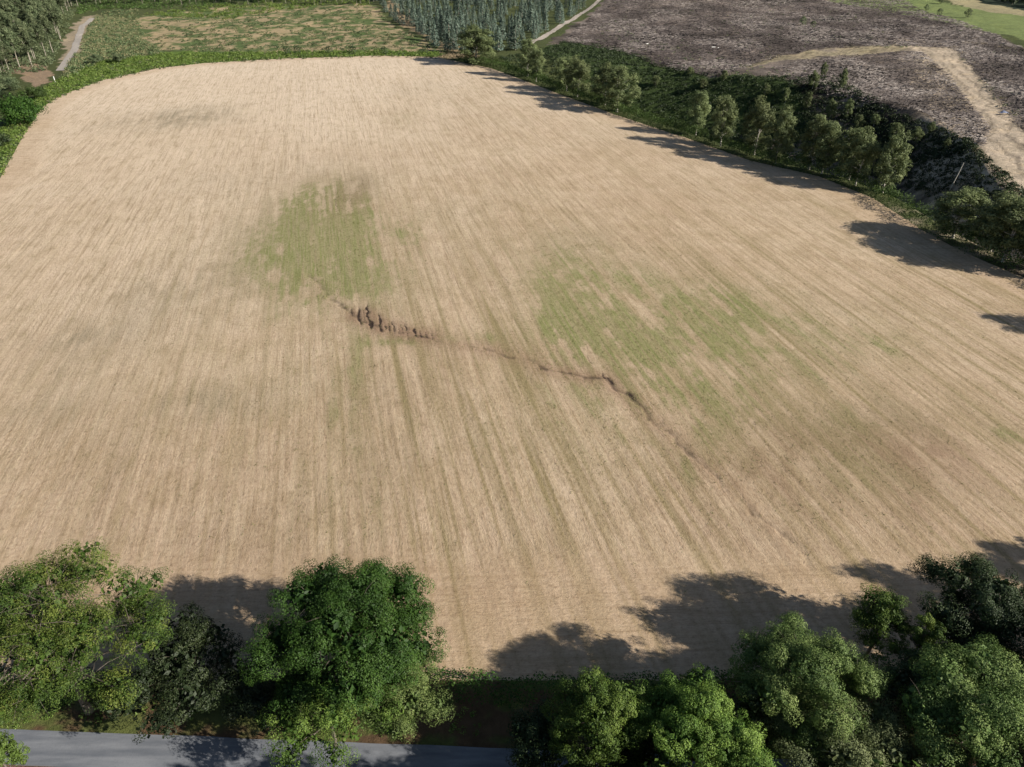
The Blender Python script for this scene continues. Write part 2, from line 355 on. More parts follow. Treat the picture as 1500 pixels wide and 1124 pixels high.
a = me.attributes.new('pale', 'FLOAT', 'POINT'); a.data.foreach_set('value', np.clip(pale, 0, 1).astype(np.float32).ravel())
def field_mat():
    m, t, out = newmat('stubble'); p = N(t, 'ShaderNodeBsdfPrincipled', Roughness=.95); p.inputs['Specular IOR Level'].default_value = .1
    tc = t.nodes.new('ShaderNodeTexCoord'); msk = attr(t, 'mask'); sep = t.nodes.new('ShaderNodeSeparateColor')
    t.links.new(msk.outputs['Color'], sep.inputs[0]); G_, Y_, B_ = sep.outputs; pal = attr(t, 'pale').outputs['Fac']; HD = msk.outputs['Alpha']; soil = attr(t, 'soil').outputs['Fac']
    def mp(rot, sc):
        r = t.nodes.new('ShaderNodeMapping'); r.inputs['Rotation'].default_value = (0, 0, rot); t.links.new(tc.outputs['Object'], r.inputs[0])
        s = t.nodes.new('ShaderNodeMapping'); s.inputs['Scale'].default_value = sc; t.links.new(r.outputs[0], s.inputs[0]); return s.outputs[0]
    # rows run away from the road; the headland was cut parallel to it
    def two(sc, scale, detail, rough):
        a1 = noise(t, mp(-ROW, sc), scale, detail, rough); a2 = noise(t, mp(math.pi/2-.03, sc), scale, detail, rough)
        mx = t.nodes.new('ShaderNodeMix'); mx.data_type = 'FLOAT'; t.links.new(HD, mx.inputs[0]); t.links.new(a1, mx.inputs[2]); t.links.new(a2, mx.inputs[3]); return mx.outputs[0]
    s1 = two((1, .035, 1), .45, 4, .6); s2 = two((1, .035, 1), 1.7, 3, .75); s3 = two((1, .3, 1), 3.5, 4, .8)
    big = noise(t, tc.outputs['Object'], .018, 5, .6); mid = noise(t, tc.outputs['Object'], .12, 6, .7); fine = noise(t, tc.outputs['Object'], 1.6, 6, .8); cf = noise(t, mp(-ROW, (1, .45, 1)), .33, 7, .78)
    c = mixc(t, mrange(t, big, .35, .65), (.45, .335, .235), (.53, .415, .3))
    c = mixc(t, mrange(t, mid, .42, .7, 0, .6), c, (.33, .245, .145))
    c = mixc(t, pal, c, (.64, .53, .415))
    c = mixc(t, mrange(t, s1, .5, .75, 0, .3), c, (.29, .215, .115))
    c = mixc(t, mrange(t, cf, .5, .68, 0, .55), c, (.27, .215, .12))
    c = mixc(t, mrange(t, cf, .46, .3, 0, .4), c, (.6, .5, .35))
    c = mixc(t, mrange(t, s2, .5, .72, 0, .62), c, (.22, .155, .085))
    c = mixc(t, mrange(t, s2, .48, .28, 0, .45), c, (.56, .45, .31))
    def mul(a_, b_):
        q = t.nodes.new('ShaderNodeMath'); q.operation = 'MULTIPLY'; q.use_clamp = True; t.links.new(a_, q.inputs[0])
        if isinstance(b_, float): q.inputs[1].default_value = b_
        else: t.links.new(b_, q.inputs[1])
        return q.outputs[0]
    c = mixc(t, mul(Y_, .75), c, (.21, .18, .12))
    c = mixc(t, mul(attr(t, 'band').outputs['Fac'], .95), c, (.25, .2, .105))
    gv = mul(G_, mrange(t, s2, .3, .62, 1.15, .45))
    c = mixc(t, gv, c, (.25, .215, .115))
    c = mixc(t, mul(mrange(t, G_, .45, 1.1, 0, .8), mrange(t, s2, .35, .6, 1, .3)), c, (.185, .215, .07))
    c = mixc(t, mul(B_, .7), c, (.24, .15, .105))
    c = mixc(t, mul(HD, .3), c, (.4, .28, .18))
    c = mixc(t, mrange(t, s3, .52, .75, 0, .7), c, (.4, .38, .34), 'MULTIPLY')
    c = mixc(t, mrange(t, fine, .48, .72, 0, .75), c, (.55, .5, .45), 'MULTIPLY')
    c = mixc(t, mrange(t, soil, .15, .7), c, (.04, .028, .022))
    t.links.new(c, p.inputs['Base Color'])
    b = t.nodes.new('ShaderNodeBump'); b.inputs['Distance'].default_value = .16; b.inputs['Strength'].default_value = .7
    add = t.nodes.new('ShaderNodeMath'); add.operation = 'ADD'; t.links.new(s3, add.inputs[0]); t.links.new(fine, add.inputs[1])
    t.links.new(add.outputs[0], b.inputs['Height']); t.links.new(b.outputs[0], p.inputs['Normal'])
    t.links.new(p.outputs[0], out.inputs[0]); return m
me.materials.append(field_mat())
fo = bpy.data.objects.new('field', me); COL.objects.link(fo); tag(fo, kind='structure')

# ------------------------------------------------------------------ road and tracks
def ribbon(name, pts, width, mat, lift=.06, sub=1.5, cross=7, crown=0.0):
    pts = np.array(pts); d = np.r_[0, np.cumsum(np.hypot(*np.diff(pts, axis=0).T))]
    n = max(int(d[-1]/sub), 4); q = np.linspace(0, d[-1], n)
    x = np.interp(q, d, pts[:, 0]); y = np.interp(q, d, pts[:, 1])
    for _ in range(6): x[1:-1] = (x[:-2]+x[2:]+2*x[1:-1])/4; y[1:-1] = (y[:-2]+y[2:]+2*y[1:-1])/4
    wd = np.interp(q/d[-1], np.linspace(0, 1, len(width)), width) if np.ndim(width) else np.full(n, width)
    tx = np.gradient(x); ty = np.gradient(y); L = np.hypot(tx, ty); nx = -ty/L; ny = tx/L
    rng = np.random.default_rng(3)
    s = np.linspace(-.5, .5, cross); jl = 1+(.5 if cross > 9 or 'straw' in name else .12)*(fbm(q/6, q*0, 5)-.5)
    X = x[:, None]+nx[:, None]*s[None]*(wd*jl)[:, None]; Y = y[:, None]+ny[:, None]*s[None]*(wd*jl)[:, None]
    Zr = H(X, Y)+lift+crown*(1-(2*s[None])**2)
    ii = (np.arange(n-1)[:, None]*cross+np.arange(cross-1)[None]).ravel()
    me = mesh_from(name, np.stack([X, Y, Zr], -1).reshape(-1, 3), np.stack([ii, ii+cross, ii+cross+1, ii+1], 1), True)
    me.materials.append(mat); o = bpy.data.objects.new(name, me); COL.objects.link(o); return tag(o, kind='structure')
def asphalt():
    m, t, out = newmat('asphalt'); p = N(t, 'ShaderNodeBsdfPrincipled', Roughness=.8); p.inputs['Specular IOR Level'].default_value = .3
    tc = t.nodes.new('ShaderNodeTexCoord'); mp = t.nodes.new('ShaderNodeMapping'); mp.inputs['Scale'].default_value = (.12, 1, 1); t.links.new(tc.outputs['Object'], mp.inputs[0])
    w_ = noise(t, mp.outputs[0], 1.2, 5, .6); f_ = noise(t, tc.outputs['Object'], 5, 6, .8)
    c = mixc(t, mrange(t, w_, .35, .65), (.11, .12, .14), (.185, .195, .215))
    c = mixc(t, mrange(t, f_, .5, .75, 0, .35), c, (.07, .075, .085))
    t.links.new(c, p.inputs['Base Color'])
    b = t.nodes.new('ShaderNodeBump'); b.inputs['Distance'].default_value = .02; t.links.new(f_, b.inputs['Height']); t.links.new(b.outputs[0], p.inputs['Normal'])
    t.links.new(p.outputs[0], out.inputs[0]); return m
e1 = flat(20, 1069); e2 = flat(700, 1095); e1b = flat(130, 1117)
ang = (e2[1]-e1[1])/(e2[0]-e1[0]); wid = (e1[1]+ang*(e1b[0]-e1[0]))-e1b[1]
RC = [(x_, e1[1]+ang*(x_-e1[0])-wid/2) for x_ in (-140, -70, 0, 70, 140)]
RC = [(a_, b_-.3) for a_, b_ in RC]; wid += .6
ribbon('road', RC, wid, asphalt(), lift=.07, cross=9, crown=.05)
M_grit = diffmat('gravel', (.24, .22, .2), (.38, .34, .3), .8, 6, .1)
M_straw = diffmat('dry_grass', (.33, .265, .17), (.5, .4, .27), .35, 8, .25)
M_strawp = diffmat('grass_path', (.25, .22, .13), (.42, .34, .22), .3, 8, .25)
ribbon('gravel_track', [P(*q) for q in [(88,104),(98,90),(110,72),(115,54),(121,38),(135,27)]], 4.5, M_grit, .2)
ribbon('dirt_track', [P(*q) for q in [(775,66),(800,52),(830,34),(862,14),(884,-6)]], 4.5, diffmat('track_dirt', (.22, .19, .17), (.4, .35, .3), .5, 6, .1), .25)

# ------------------------------------------------------------------ trees
def crown_cloud(buf, rng, centre, rx, rv, lobes, clumps, per, size, spread=.36, cl=.17, flatz=.85, top=None, mat=0, tintbase=None, cone=0, droop=0, updir=.35, lowcut=-.75, core=1.0, asp=.6):
    """lobes hung on an uneven crown, each made of many clumps of leaf sprays; returns the lobe centres"""
    L = []
    ga = math.pi*(3-math.sqrt(5)); off = rng.uniform(0, 6.28)
    for i in range(lobes):
        z = lowcut+(1-lowcut)*(i+.5)/lobes; z = np.clip(z+rng.normal(0, .06), lowcut, .93)
        th = off+i*ga+rng.normal(0, .25); r = math.sqrt(max(0, 1-abs(z)**2.1))
        if cone: r = (1-(z-lowcut)/(1-lowcut))**.8*1.0+.05
        q = rng.uniform(.62, .9)*(1-.16*max(0, z))
        if i % 4 == 3: r *= .5
        L.append((centre[0]+rx*r*q*math.cos(th), centre[1]+rx*r*q*math.sin(th), centre[2]+rv*z*q*(1.05 if not cone else 1.3)))
    L.append((centre[0], centre[1], centre[2]))
    L = np.array(L); R = rx*spread*rng.uniform(.7, 1.3, len(L))
    Rz = R*flatz*min(1.2, (rv/rx)**.5)
    nc_ = int(240*core)
    for c, r_, rz in zip(L, R, Rz):
        e = rng.normal(size=(nc_, 3)); e /= np.linalg.norm(e, axis=1, keepdims=True)
        pos = c+e*np.array((r_, r_, rz))*rng.uniform(.1, .75, (nc_, 1))
        leaves(buf, pos, e+rng.normal(0, .5, (nc_, 3)), r_*.2, rng, tint=np.clip(.35+rng.normal(0, .1, nc_), 0, 1), mat=mat)  # inner leaves tinted darker: shade inside the crown put into colour
        k = max(3, int(clumps*rng.uniform(.7, 1.3)))
        d = rng.normal(size=(k, 3)); d[:, 2] += .25; d /= np.linalg.norm(d, axis=1, keepdims=True)
        cc = c+d*np.stack([np.full(k, r_), np.full(k, r_), np.full(k, rz)], 1)*rng.uniform(.6, 1.08, (k, 1))
        cr = rx*cl*rng.uniform(.6, 1.35, k); tb = rng.uniform(-.24, .24)
        n = rng.poisson(per*np.clip(cr/(rx*cl), .5, 1.6)); idx = np.repeat(np.arange(k), n); m = len(idx)
        e = rng.normal(size=(m, 3)); e /= np.linalg.norm(e, axis=1, keepdims=True)
        rad = rng.uniform(.5, 1.05, (m, 1))**.6
        pos = cc[idx]+e*rad*cr[idx][:, None]*np.array((1, 1, .8))
        if droop: pos[:, 2] -= droop*rng.exponential(1, m)*cr[idx]*.5
        nm = e*.9+rng.normal(size=(m, 3))*.3+np.array((0, 0, updir*.6))+d[idx]*.7
        tn = np.clip(.5+tb+(rng.uniform(-.18, .18, k))[idx]+rng.normal(0, .13, m)+.1*e[:, 2], 0, 1)
        if tintbase is not None: tn = np.clip(tn+tintbase(pos), 0, 1)
        leaves(buf, pos, nm, size, rng, asp=asp, tint=tn, mat=mat)
    return L
def limb_path(rng, a, b, n=6, wob=.06, sag=.0):
    a = np.array(a, float); b = np.array(b, float); L = np.linalg.norm(b-a)
    q = np.linspace(0, 1, n)[:, None]; p = a+(b-a)*q
    p[:, 2] += L*.10*np.sin(q[:, 0]*math.pi)-sag*q[:, 0]*L
    p[1:-1] += rng.normal(0, wob*L/3, (n-2, 3)); return p
def make_tree(name, label, cat, base, hc, rx, rv, leafm, seed, barkm=None, lobes=16, clumps=16, per=30, size=.3, group=None, trunk_r=None, bare=0, kindkw=None, stems=1):
    rng = np.random.default_rng(seed); barkm = barkm or M_bark; kw = kindkw or {}
    root = bpy.data.objects.new(name, None); COL.objects.link(root); root.location = base; tag(root, label, cat, group)
    root.empty_display_size = .5
    cb = Buf(); L = crown_cloud(cb, rng, (0, 0, hc), rx, rv, lobes, clumps, per, size, **kw)
    tb = Buf(); tr = trunk_r or .022*(hc+rv)
    for s in range(stems):
        ox = rng.uniform(-1, 1, 2)*(tr*1.6 if stems > 1 else 0)
        top = hc+rv*.45; lean = rng.normal(0, .04*top, 2)
        pts = np.array([(ox[0]+lean[0]*q*q, ox[1]+lean[1]*q*q, -.4+(top+.4)*q) for q in np.linspace(0, 1, 9)]); pts[1:-1, :2] += rng.normal(0, tr*.35, (7, 2))
        tube(tb, pts, [tr*(1.35 if i == 0 else 1)*(1-.82*(i/8)**.9) for i in range(9)], 9)
        for c in L[s::stems]:
            zz = np.clip(c[2]-rng.uniform(.15, .4)*np.hypot(c[0], c[1])-rv*.1, hc*.25, top*.95); q = (zz+.4)/(top+.4)
            st = np.array([np.interp(q, np.linspace(0, 1, 9), pts[:, j]) for j in range(3)])
            p = limb_path(rng, st, c); r0 = tr*.42*(1.1-q*.6)
            tube(tb, p, [r0*(1-.75*i/5) for i in range(6)], 6)
            for _ in range(1+bare):
                d = rng.normal(size=3); d[2] = abs(d[2])*.6; e = p[rng.integers(2, 6)]
                tube(tb, limb_path(rng, e, e+d/np.linalg.norm(d)*rx*rng.uniform(.2, .42), 4), [r0*.3, r0*.22, r0*.14, r0*.05], 4)
    tb.build('trunk', barkm, root, True); cb.build('crown', leafm, root)
    return root
def from_view(px, py, wpx, hpx, hc, rvmax=None):
    """crown centre seen at (px, py), wpx by hpx large: gives ground position and radii"""
    x, y = flat(px, py, hc); z = y*CP+(CAMH-hc)*SP
    rx = wpx/2*z/F; dep = math.atan2(CAMH-hc, y)
    s = (hpx/2*z/F*math.cos(dep-PITCH)); t2 = max(s*s-(rx*math.sin(dep))**2, (.45*rx*math.cos(dep))**2)
    rv = math.sqrt(t2)/math.cos(dep); rv = min(rv, rvmax or hc-.8)
    return x, y, rx*1.06, rv
def near(name, label, px, py, wpx, hpx, hc, mat, seed, cat='tree', **kw):
    x, y, rx, rv = from_view(px, py, wpx, hpx, hc)
    return make_tree(name, label, cat, (x, y, float(H(x, y))), hc, rx, rv, mat, seed, **kw)
# --- the row beside the road
near('pine_tree', 'broad yellow-green pine with pale bare branches beside the sunlit end of the road', 70, 930, 330, 300, 12.5, M_pine, 11, lobes=50, clumps=16, per=187, size=0.167, trunk_r=.4, bare=3,
     kindkw=dict(spread=.22, asp=.34, cl=0.069, flatz=.7, updir=.8, lowcut=-.85, core=.35))
near('evergreen_oak', 'small dark-leaved tree between the big pine and the big oak', 265, 982, 180, 165, 6.5, M_dark, 12, lobes=17, clumps=12, per=182, size=0.152, kindkw=dict(spread=.36, cl=0.120))
near('oak_tree', 'big round deep green oak standing alone at the field edge', 510, 922, 262, 245, 9.8, M_oak, 37, lobes=44, clumps=18, per=288, size=0.144, trunk_r=.5, kindkw=dict(spread=.27, cl=0.092))
near('willow_tree', 'feathery grey-green tree leaning against the lower right of the big oak', 588, 1010, 130, 110, 6, M_willow, 14, lobes=17, clumps=13, per=200, size=0.114, kindkw=dict(spread=.4, cl=0.156, flatz=.9, core=.7))
near('young_oak', 'loose green tree in front of the big oak with boughs over the shaded road', 480, 1040, 190, 120, 6.5, M_green, 15, lobes=17, clumps=11, per=166, size=0.129, kindkw=dict(spread=.28, cl=0.110, core=.6))
near('ash_tree', 'bright green narrow tree at the bottom edge, left of the wide round one', 876, 1068, 135, 190, 8.5, M_green, 16, lobes=25, clumps=13, per=243, size=0.122, kindkw=dict(spread=.32, cl=0.129), stems=2)
near('ash_tree', 'wide round mid green tree at the middle of the bottom edge', 1022, 1078, 195, 205, 9.5, M_green, 17, lobes=36, clumps=17, per=273, size=0.122, kindkw=dict(spread=.27, cl=0.101))
near('willow_tree', 'tall grey-green tree with the rounded top against the long field shadow', 1180, 1000, 195, 200, 10.5, M_willow, 18, lobes=36, clumps=17, per=273, size=0.122, kindkw=dict(spread=.27, cl=0.101))
near('willow_tree', 'yellowish green tree with pale stems below the tall grey-green tree', 1238, 1088, 215, 165, 9, M_birch, 19, lobes=29, clumps=16, per=243, size=0.122, barkm=M_pale, kindkw=dict(spread=.3, cl=0.110), stems=2)
near('young_oak', 'small green tree in the shadow at the field edge with a lit top', 1292, 908, 88, 95, 9.5, M_green, 20, lobes=12, clumps=11, per=182, size=0.129, kindkw=dict(spread=.4, cl=0.166))
near('young_oak', 'small lit tree between the shaded oak and the yellowish tree', 1350, 938, 56, 80, 10, M_green, 21, lobes=10, clumps=9, per=166, size=0.129, kindkw=dict(spread=.42, cl=0.184))
near('oak_tree', 'almost black shaded oak at the right edge beside the field', 1465, 900, 210, 150, 11.5, M_dark, 22, lobes=27, clumps=14, per=227, size=0.144, kindkw=dict(spread=.32, cl=0.110))  # shade from trees to its right put into the dark leaf colour
near('willow_tree', 'mottled grey-green tree in the bottom right corner', 1450, 1050, 250, 200, 12, M_willow, 23, lobes=32, clumps=16, per=243, size=0.129, kindkw=dict(spread=.28, cl=0.110))
near('evergreen_oak', 'dark shaded small tree at the bottom edge where the road disappears', 785, 1080, 100, 100, 5, M_dark, 24, lobes=12, clumps=9, per=152, size=0.137, kindkw=dict(spread=.4, cl=0.166))  # shade over this tree is put into its dark leaves
near('elder_bush', 'bright yellow-green bush in the bottom left corner before the road', 0, 1108, 56, 76, 5, M_fern, 25, cat='bush', lobes=10, clumps=9, per=152, size=0.129, kindkw=dict(spread=.4, cl=0.166))
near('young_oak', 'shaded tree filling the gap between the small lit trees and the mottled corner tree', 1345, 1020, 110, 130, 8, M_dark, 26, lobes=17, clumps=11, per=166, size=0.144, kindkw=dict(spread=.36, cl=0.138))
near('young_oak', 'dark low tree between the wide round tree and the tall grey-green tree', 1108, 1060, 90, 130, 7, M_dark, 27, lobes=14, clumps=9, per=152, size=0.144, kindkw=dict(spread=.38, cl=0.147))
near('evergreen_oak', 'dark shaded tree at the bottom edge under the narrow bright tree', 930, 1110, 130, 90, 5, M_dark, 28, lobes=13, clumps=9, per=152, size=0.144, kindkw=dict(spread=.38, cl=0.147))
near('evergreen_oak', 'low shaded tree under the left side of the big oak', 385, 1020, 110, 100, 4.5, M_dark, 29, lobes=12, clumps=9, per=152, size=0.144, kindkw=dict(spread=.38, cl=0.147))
near('oak_tree', 'dark shaded tree at the right edge between the black oak and the corner tree', 1425, 965, 150, 110, 9, M_dark, 30, lobes=18, clumps=14, per=100, size=.15, kindkw=dict(spread=.34, cl=.13))
# --- trees past the frame whose shade falls on the road and the field
for k, (x, y, hc, rx, rv) in enumerate([(-1, 23.7, 13, 5.4, 7), (9, 23.6, 13, 5.8, 7), (19, 23.5, 13, 5.8, 7), (29, 23.2, 13, 6, 7), (39, 23.2, 13, 6, 7), (50, 24, 13, 6.5, 7), (60, 27, 13, 7, 8), (12, 11, 20, 6.5, 10), (25, 12, 20, 7, 10), (39, 12, 20, 7, 10), (53, 13, 20, 7, 10), (68, 16, 20, 7, 10), (70, 46, 10.5, 6, 6.5), (56, 38, 12, 6.5, 8), (84, 30, 14, 8, 9), (84, 47.5, 16, 3.8, 7.5), (99, 52, 15, 4.5, 7), (50, 30, 11.5, 5.5, 7.5), (62, 40, 10, 5, 6.5), (61, 47, 9, 5, 6), (137, 119, 14, 5, 8), (12, 28, 9, 4.5, 5.5), (-3, 25, 11, 5, 6)]):
    make_tree('roadside_tree', 'green roadside tree just outside the picture whose shade falls on the road', 'tree', (x, y, float(H(x, y))), hc, rx, rv, M_green, 40+k, lobes=18, clumps=14, per=26, size=.45,
              group='roadside trees outside the picture', kindkw=dict(spread=.36, cl=.18))

# --- hedgerow birches on the right edge of the field: a few shapes, copied
def copy_tree(src, loc, rz, sc, label, group=None, cat=None):
    r = src.copy(); COL.objects.link(r); r.location = loc; r.rotation_euler = (0, 0, rz); r.scale = (sc[0], sc[0], sc[1]); r['label'] = label
    if group: r['group'] = group
    if cat: r['category'] = cat
    for ch in src.children:
        c = ch.copy(); COL.objects.link(c); c.parent = r
    return r
used = set()
def place(protos, i, px, pyb, h, wpx, label, group, name=None, cat=None):
    """stand a tree with its foot at (px, pyb), h metres tall and wpx wide"""
    x, y = P(px, pyb); z0 = float(H(x, y)); z = y*CP+(CAMH-z0)*SP
    pr, ph, pr_r = protos[i % len(protos)]; sx = (wpx/2*z/F)/pr_r; sz = h/ph; rz = (i*2.399) % 6.28
    if id(pr) not in used:
        used.add(id(pr)); pr.location = (x, y, z0-.2); pr.rotation_euler = (0, 0, rz); pr.scale = (sx, sx, sz); pr['label'] = label; pr['group'] = group; return pr
    return copy_tree(pr, (x, y, z0-.2), rz, (sx, sz), label, group, cat)
bp = []
for k in range(5):
    t_ = make_tree('birch_tree', '', 'tree', (0, 0, 0), 8.2, 4.2, 7.4, M_birch, 60+k, barkm=M_pale, lobes=22, clumps=15, per=46, size=.3, trunk_r=.2, kindkw=dict(spread=.32, cl=.16, droop=.3, lowcut=-.95, core=.8), stems=1+k % 2)
    bp.append((t_, 15.8, 4.4))
G1 = 'trees in the hedgerow on the right side of the field'
HT = [(700,34,50,'dark tree at the far corner of the field, where hedge and plantation meet'),
      (768,50,34,'slender tree in the hedgerow, left one of the close pair nearest the far corner'),
      (788,66,28,'slender tree in the hedgerow, right one of the close pair nearest the far corner'),
      (824,76,44,'shaded tree on the left of the birch with the pale trunk'),
      (849,78,40,'birch with a visible pale trunk above the second field shadow'),
      (880,88,50,'dark full tree left of the broad lit tree in the hedgerow'),
      (908,88,54,'broad lit tree before the gap where the two hedges show'),
      (1012,125,36,'lone tree right of the gap where the two hedges show'),
      (1060,130,42,'second tree right of the hedge gap'),
      (1097,136,46,'bright round-topped tree, third right of the hedge gap'),
      (1140,150,48,'bright tree on the left of the dense hedgerow clump'),
      (1178,158,50,'leftmost tree of the dense hedgerow clump'),
      (1208,168,52,'second tree from the left in the dense hedgerow clump'),
      (1236,178,54,'middle tree of the dense hedgerow clump'),
      (1258,182,50,'shaded second to last tree of the dense hedgerow clump'),
      (1284,186,54,'lit tree at the right end of the dense hedgerow clump'),
      (1404,268,88,'leftmost tree of the dark group at the right edge of the picture'),
      (1440,272,84,'middle tree of the dark group at the right edge of the picture'),
      (1478,280,88,'dark tree in front at the right edge of the picture'),
      (1515,284,96,'tree at the back right of the dark group at the right edge'),
      (1640,420,110,'hedgerow tree just past the right edge with its shadow tip on the field')]
_ly = np.linspace(100, 480, 1500); _lx = np.interp(_ly, RY, RX)+5.5
_lz = _ly*CP+CAMH*SP; _lp = 750+F*_lx/_lz
for i, (px, pt, wp, lb) in enumerate(HT):
    k = int(np.argmin(abs(_lp-px))); x, y = _lx[k]+(2 if i % 2 else -1), _ly[k]; v = (pt-562)/F
    z = y/(CP-v*SP); h = CAMH-z*(SP+v*CP); z0 = float(H(x, y))
    pr, ph, prr = bp[i % 5]; sx = (1.4 if i == 0 else 1.0)*wp/2*(y*CP+CAMH*SP)/F/prr; loc = (x, y, z0-.2); sz = (h-z0)/ph; rz = (i*2.399) % 6.28
    if i < 5: pr.location = loc; pr.rotation_euler = (0, 0, rz); pr.scale = (sx, sx, sz); pr['label'] = lb; pr['group'] = G1; used.add(id(pr))
    else: copy_tree(pr, loc, rz, (sx, sz), lb, G1)
# --- loose young trees in the valley scrub
VT = [(1180,160,9,14),(1150,150,8,12),(1215,175,10,16),(1240,172,9,16),(1120,140,7,12),(1060,118,6,12),(1030,130,6,14),(1190,130,9,16),(1232,130,10,14),(1205,112,8,10),(1255,192,8,18),(1310,205,8,22),(1340,210,7,20),(1362,195,5,12),(960,125,6,14),(1010,110,5,12),(1280,185,6,14),(1385,220,5,12)]
for i, (px, py, h, wp) in enumerate(VT):
    place(bp, i+2, px, py, h, wp, 'small loose tree in the scrub of the valley behind the hedgerow', 'young trees in the valley scrub')

# ------------------------------------------------------------------ hedges and scrub
def hedge(name, label, pts, width, height, mat, seed, size=.4, dens=9, gap=0, lift=0, parent=None):
    rng = np.random.default_rng(seed); pts = np.array(pts); d = np.r_[0, np.cumsum(np.hypot(*np.diff(pts, axis=0).T))]
    n = int(d[-1]*dens*(width+2*height)); q = rng.uniform(0, d[-1], n)
    x = np.interp(q, d, pts[:, 0]); y = np.interp(q, d, pts[:, 1]); q2 = np.minimum(q+1, d[-1]); x2 = np.interp(q2, d, pts[:, 0]); y2 = np.interp(q2, d, pts[:, 1])
    tx = x2-x+1e-6; ty = y2-y; L = np.hypot(tx, ty)+1e-9; nx = -ty/L; ny = tx/L
    hh = height*(.65+.7*vnoise(q/3.0, q*0, seed)+.25*(vnoise(q/.9, q*0, seed+1)-.5)); ww = width*(.75+.5*vnoise(q/4.0, q*0, seed+2))
    th = rng.uniform(0, math.pi, n); r = rng.uniform(.75, 1.05, n); bmp = .85+.35*vnoise(q/1.1, th*3, seed+5)
    ox = np.cos(th)*ww/2*r*bmp; oz = np.sin(th)**.7*hh*r*bmp
    X = x+nx*ox; Y = y+ny*ox; c = np.stack([X, Y, H(X, Y)+oz+lift], 1)
    nm = np.stack([nx*np.cos(th), ny*np.cos(th), np.sin(th)+.2], 1)+rng.normal(0, .6, (n, 3))
    b = Buf(); leaves(b, c, nm, size, rng, tint=np.clip(.5+.5*(bmp-1)*2+rng.normal(0, .18, n), 0, 1)); o = b.build(name, mat); return tag(o, label, 'hedge')
rp = [flat(*p) for p in RE]
def off(pts, dx, dy=0): return [(p[0]+dx, p[1]+dy) for p in pts]
hedge('hedge', 'dark hedge bordering the whole right side of the field', off(RW[2:], 2.0), 5.0, 4.2, M_hedge, 101, .4, 9)
hedge('hedge', 'second hedge behind the first, beyond the narrow lane', off(RW[2:-1], 11.5), 4.0, 3.8, M_hedge, 102, .4, 8)
hedge('hedge', 'roadside hedge with a lit green end to the right of the big oak', [flat(625, 1005), flat(700, 1015), flat(800, 1022), flat(900, 1022), flat(1100, 1010), flat(1300, 985)], 3.2, 2.6, M_oak, 103, .24, 22)
hedge('hedge', 'shaded hedge under the pine along the field edge on the left', [flat(-200, 1000), flat(0, 1000), flat(180, 1005), flat(330, 1012), flat(420, 1012)], 3.0, 2.0, M_dark, 104, .26, 14)

def scatter(poly, n, seed, jitter=0):
    """random points inside a polygon given by photo positions, evenly as seen"""
    rng = np.random.default_rng(seed); W = [P(*q) for q in poly]; xs = [q[0] for q in W]; ys = [q[1] for q in W]
    out = np.zeros((0, 2))
    while len(out) < n:
        y0, y1 = max(min(ys), 30), max(ys)
        y = 1/rng.uniform(1/y1, 1/y0, n*2); x = rng.uniform(min(xs), max(xs), n*2)
        m = inpoly(x, y, W); out = np.concatenate([out, np.stack([x[m], y[m]], 1)])
    return out[:n], rng
def shrubs(name, label, cat, poly, n, mat, seed, rad=(.5, 1.4), per=28, size=.4, hfac=.8, mask=None, kind='stuff'):
    p, rng = scatter(poly, n, seed)
    if mask is not None: p = p[mask(p[:, 0], p[:, 1])]
    k = len(p); r = rng.uniform(*rad, k)*rng.uniform(.6, 1.2, k); idx = np.repeat(np.arange(k), per); m = len(idx)
    e = rng.normal(size=(m, 3)); e[:, 2] = abs(e[:, 2]); e /= np.linalg.norm(e, axis=1, keepdims=True)
    rr_ = r[idx]*rng.uniform(.7, 1.05, m); z0 = H(p[:, 0], p[:, 1])
    c = np.stack([p[idx, 0]+e[:, 0]*rr_, p[idx, 1]+e[:, 1]*rr_, z0[idx]+e[:, 2]*rr_*hfac], 1)
    tn = np.clip(.5+rng.uniform(-.28, .28, k)[idx]+rng.normal(0, .12, m), 0, 1)
    b = Buf(); leaves(b, c, e+rng.normal(0, .5, (m, 3)), size, rng, tint=tn); o = b.build(name, mat); return tag(o, label, cat, kind=kind)
shrubs('bracken', 'bright green bracken along the far edge of the field', 'bracken', [(640,84),(560,82),(420,86),(300,92),(230,100),(150,118),(90,140),(60,158),(30,200),(0,255),(-60,290),(-60,240),(0,195),(40,150),(85,118),(150,90),(230,80),(420,76),(560,75),(640,77)], 2600, M_fern, 201, (1.0, 2.2), 26, .7, .8)
shrubs('scrub', 'green scrub between the gravel track and the far field edge', 'scrub', [(118,70),(128,40),(150,18),(200,12),(210,60),(240,78),(150,92),(90,118),(100,98)], 1100, M_scrub, 202, (1.0, 2.6), 26, .8, .8)
shrubs('planted_shrubs', 'patchy green shrubs on the dry cleared ground behind the field', 'shrubs', [(170,68),(190,40),(230,25),(340,16),(500,10),(545,8),(600,50),(640,76),(560,74),(420,76),(300,76)], 1500, M_scrub, 203, (.9, 2.4), 22, .8, .6, mask=lambda x, y: fbm(x/13, y/20, 51)+.12*vnoise(x/3, y/3, 4) > .44)
shrubs('tall_bracken', 'green band of bracken behind the dry cleared ground', 'bracken', [(215,22),(300,8),(380,6),(380,0),(540,0),(545,10),(480,8),(370,22),(330,30),(260,26)], 420, M_fern, 204, (1.5, 3.2), 26, 1.0, .8)
shrubs('valley_scrub', 'dark green undergrowth filling the valley behind the hedgerow', 'scrub', [(780,78),(830,62),(900,70),(960,95),(1060,112),(1120,114),(1170,135),(1190,165),(1190,235),(1120,218),(1000,186),(900,155),(800,122),(740,98),(730,84)], 3600, M_dark, 205, (.7, 2.0), 24, .6, .8)  # gorse is dark itself; shade of the tall trees is painted in too
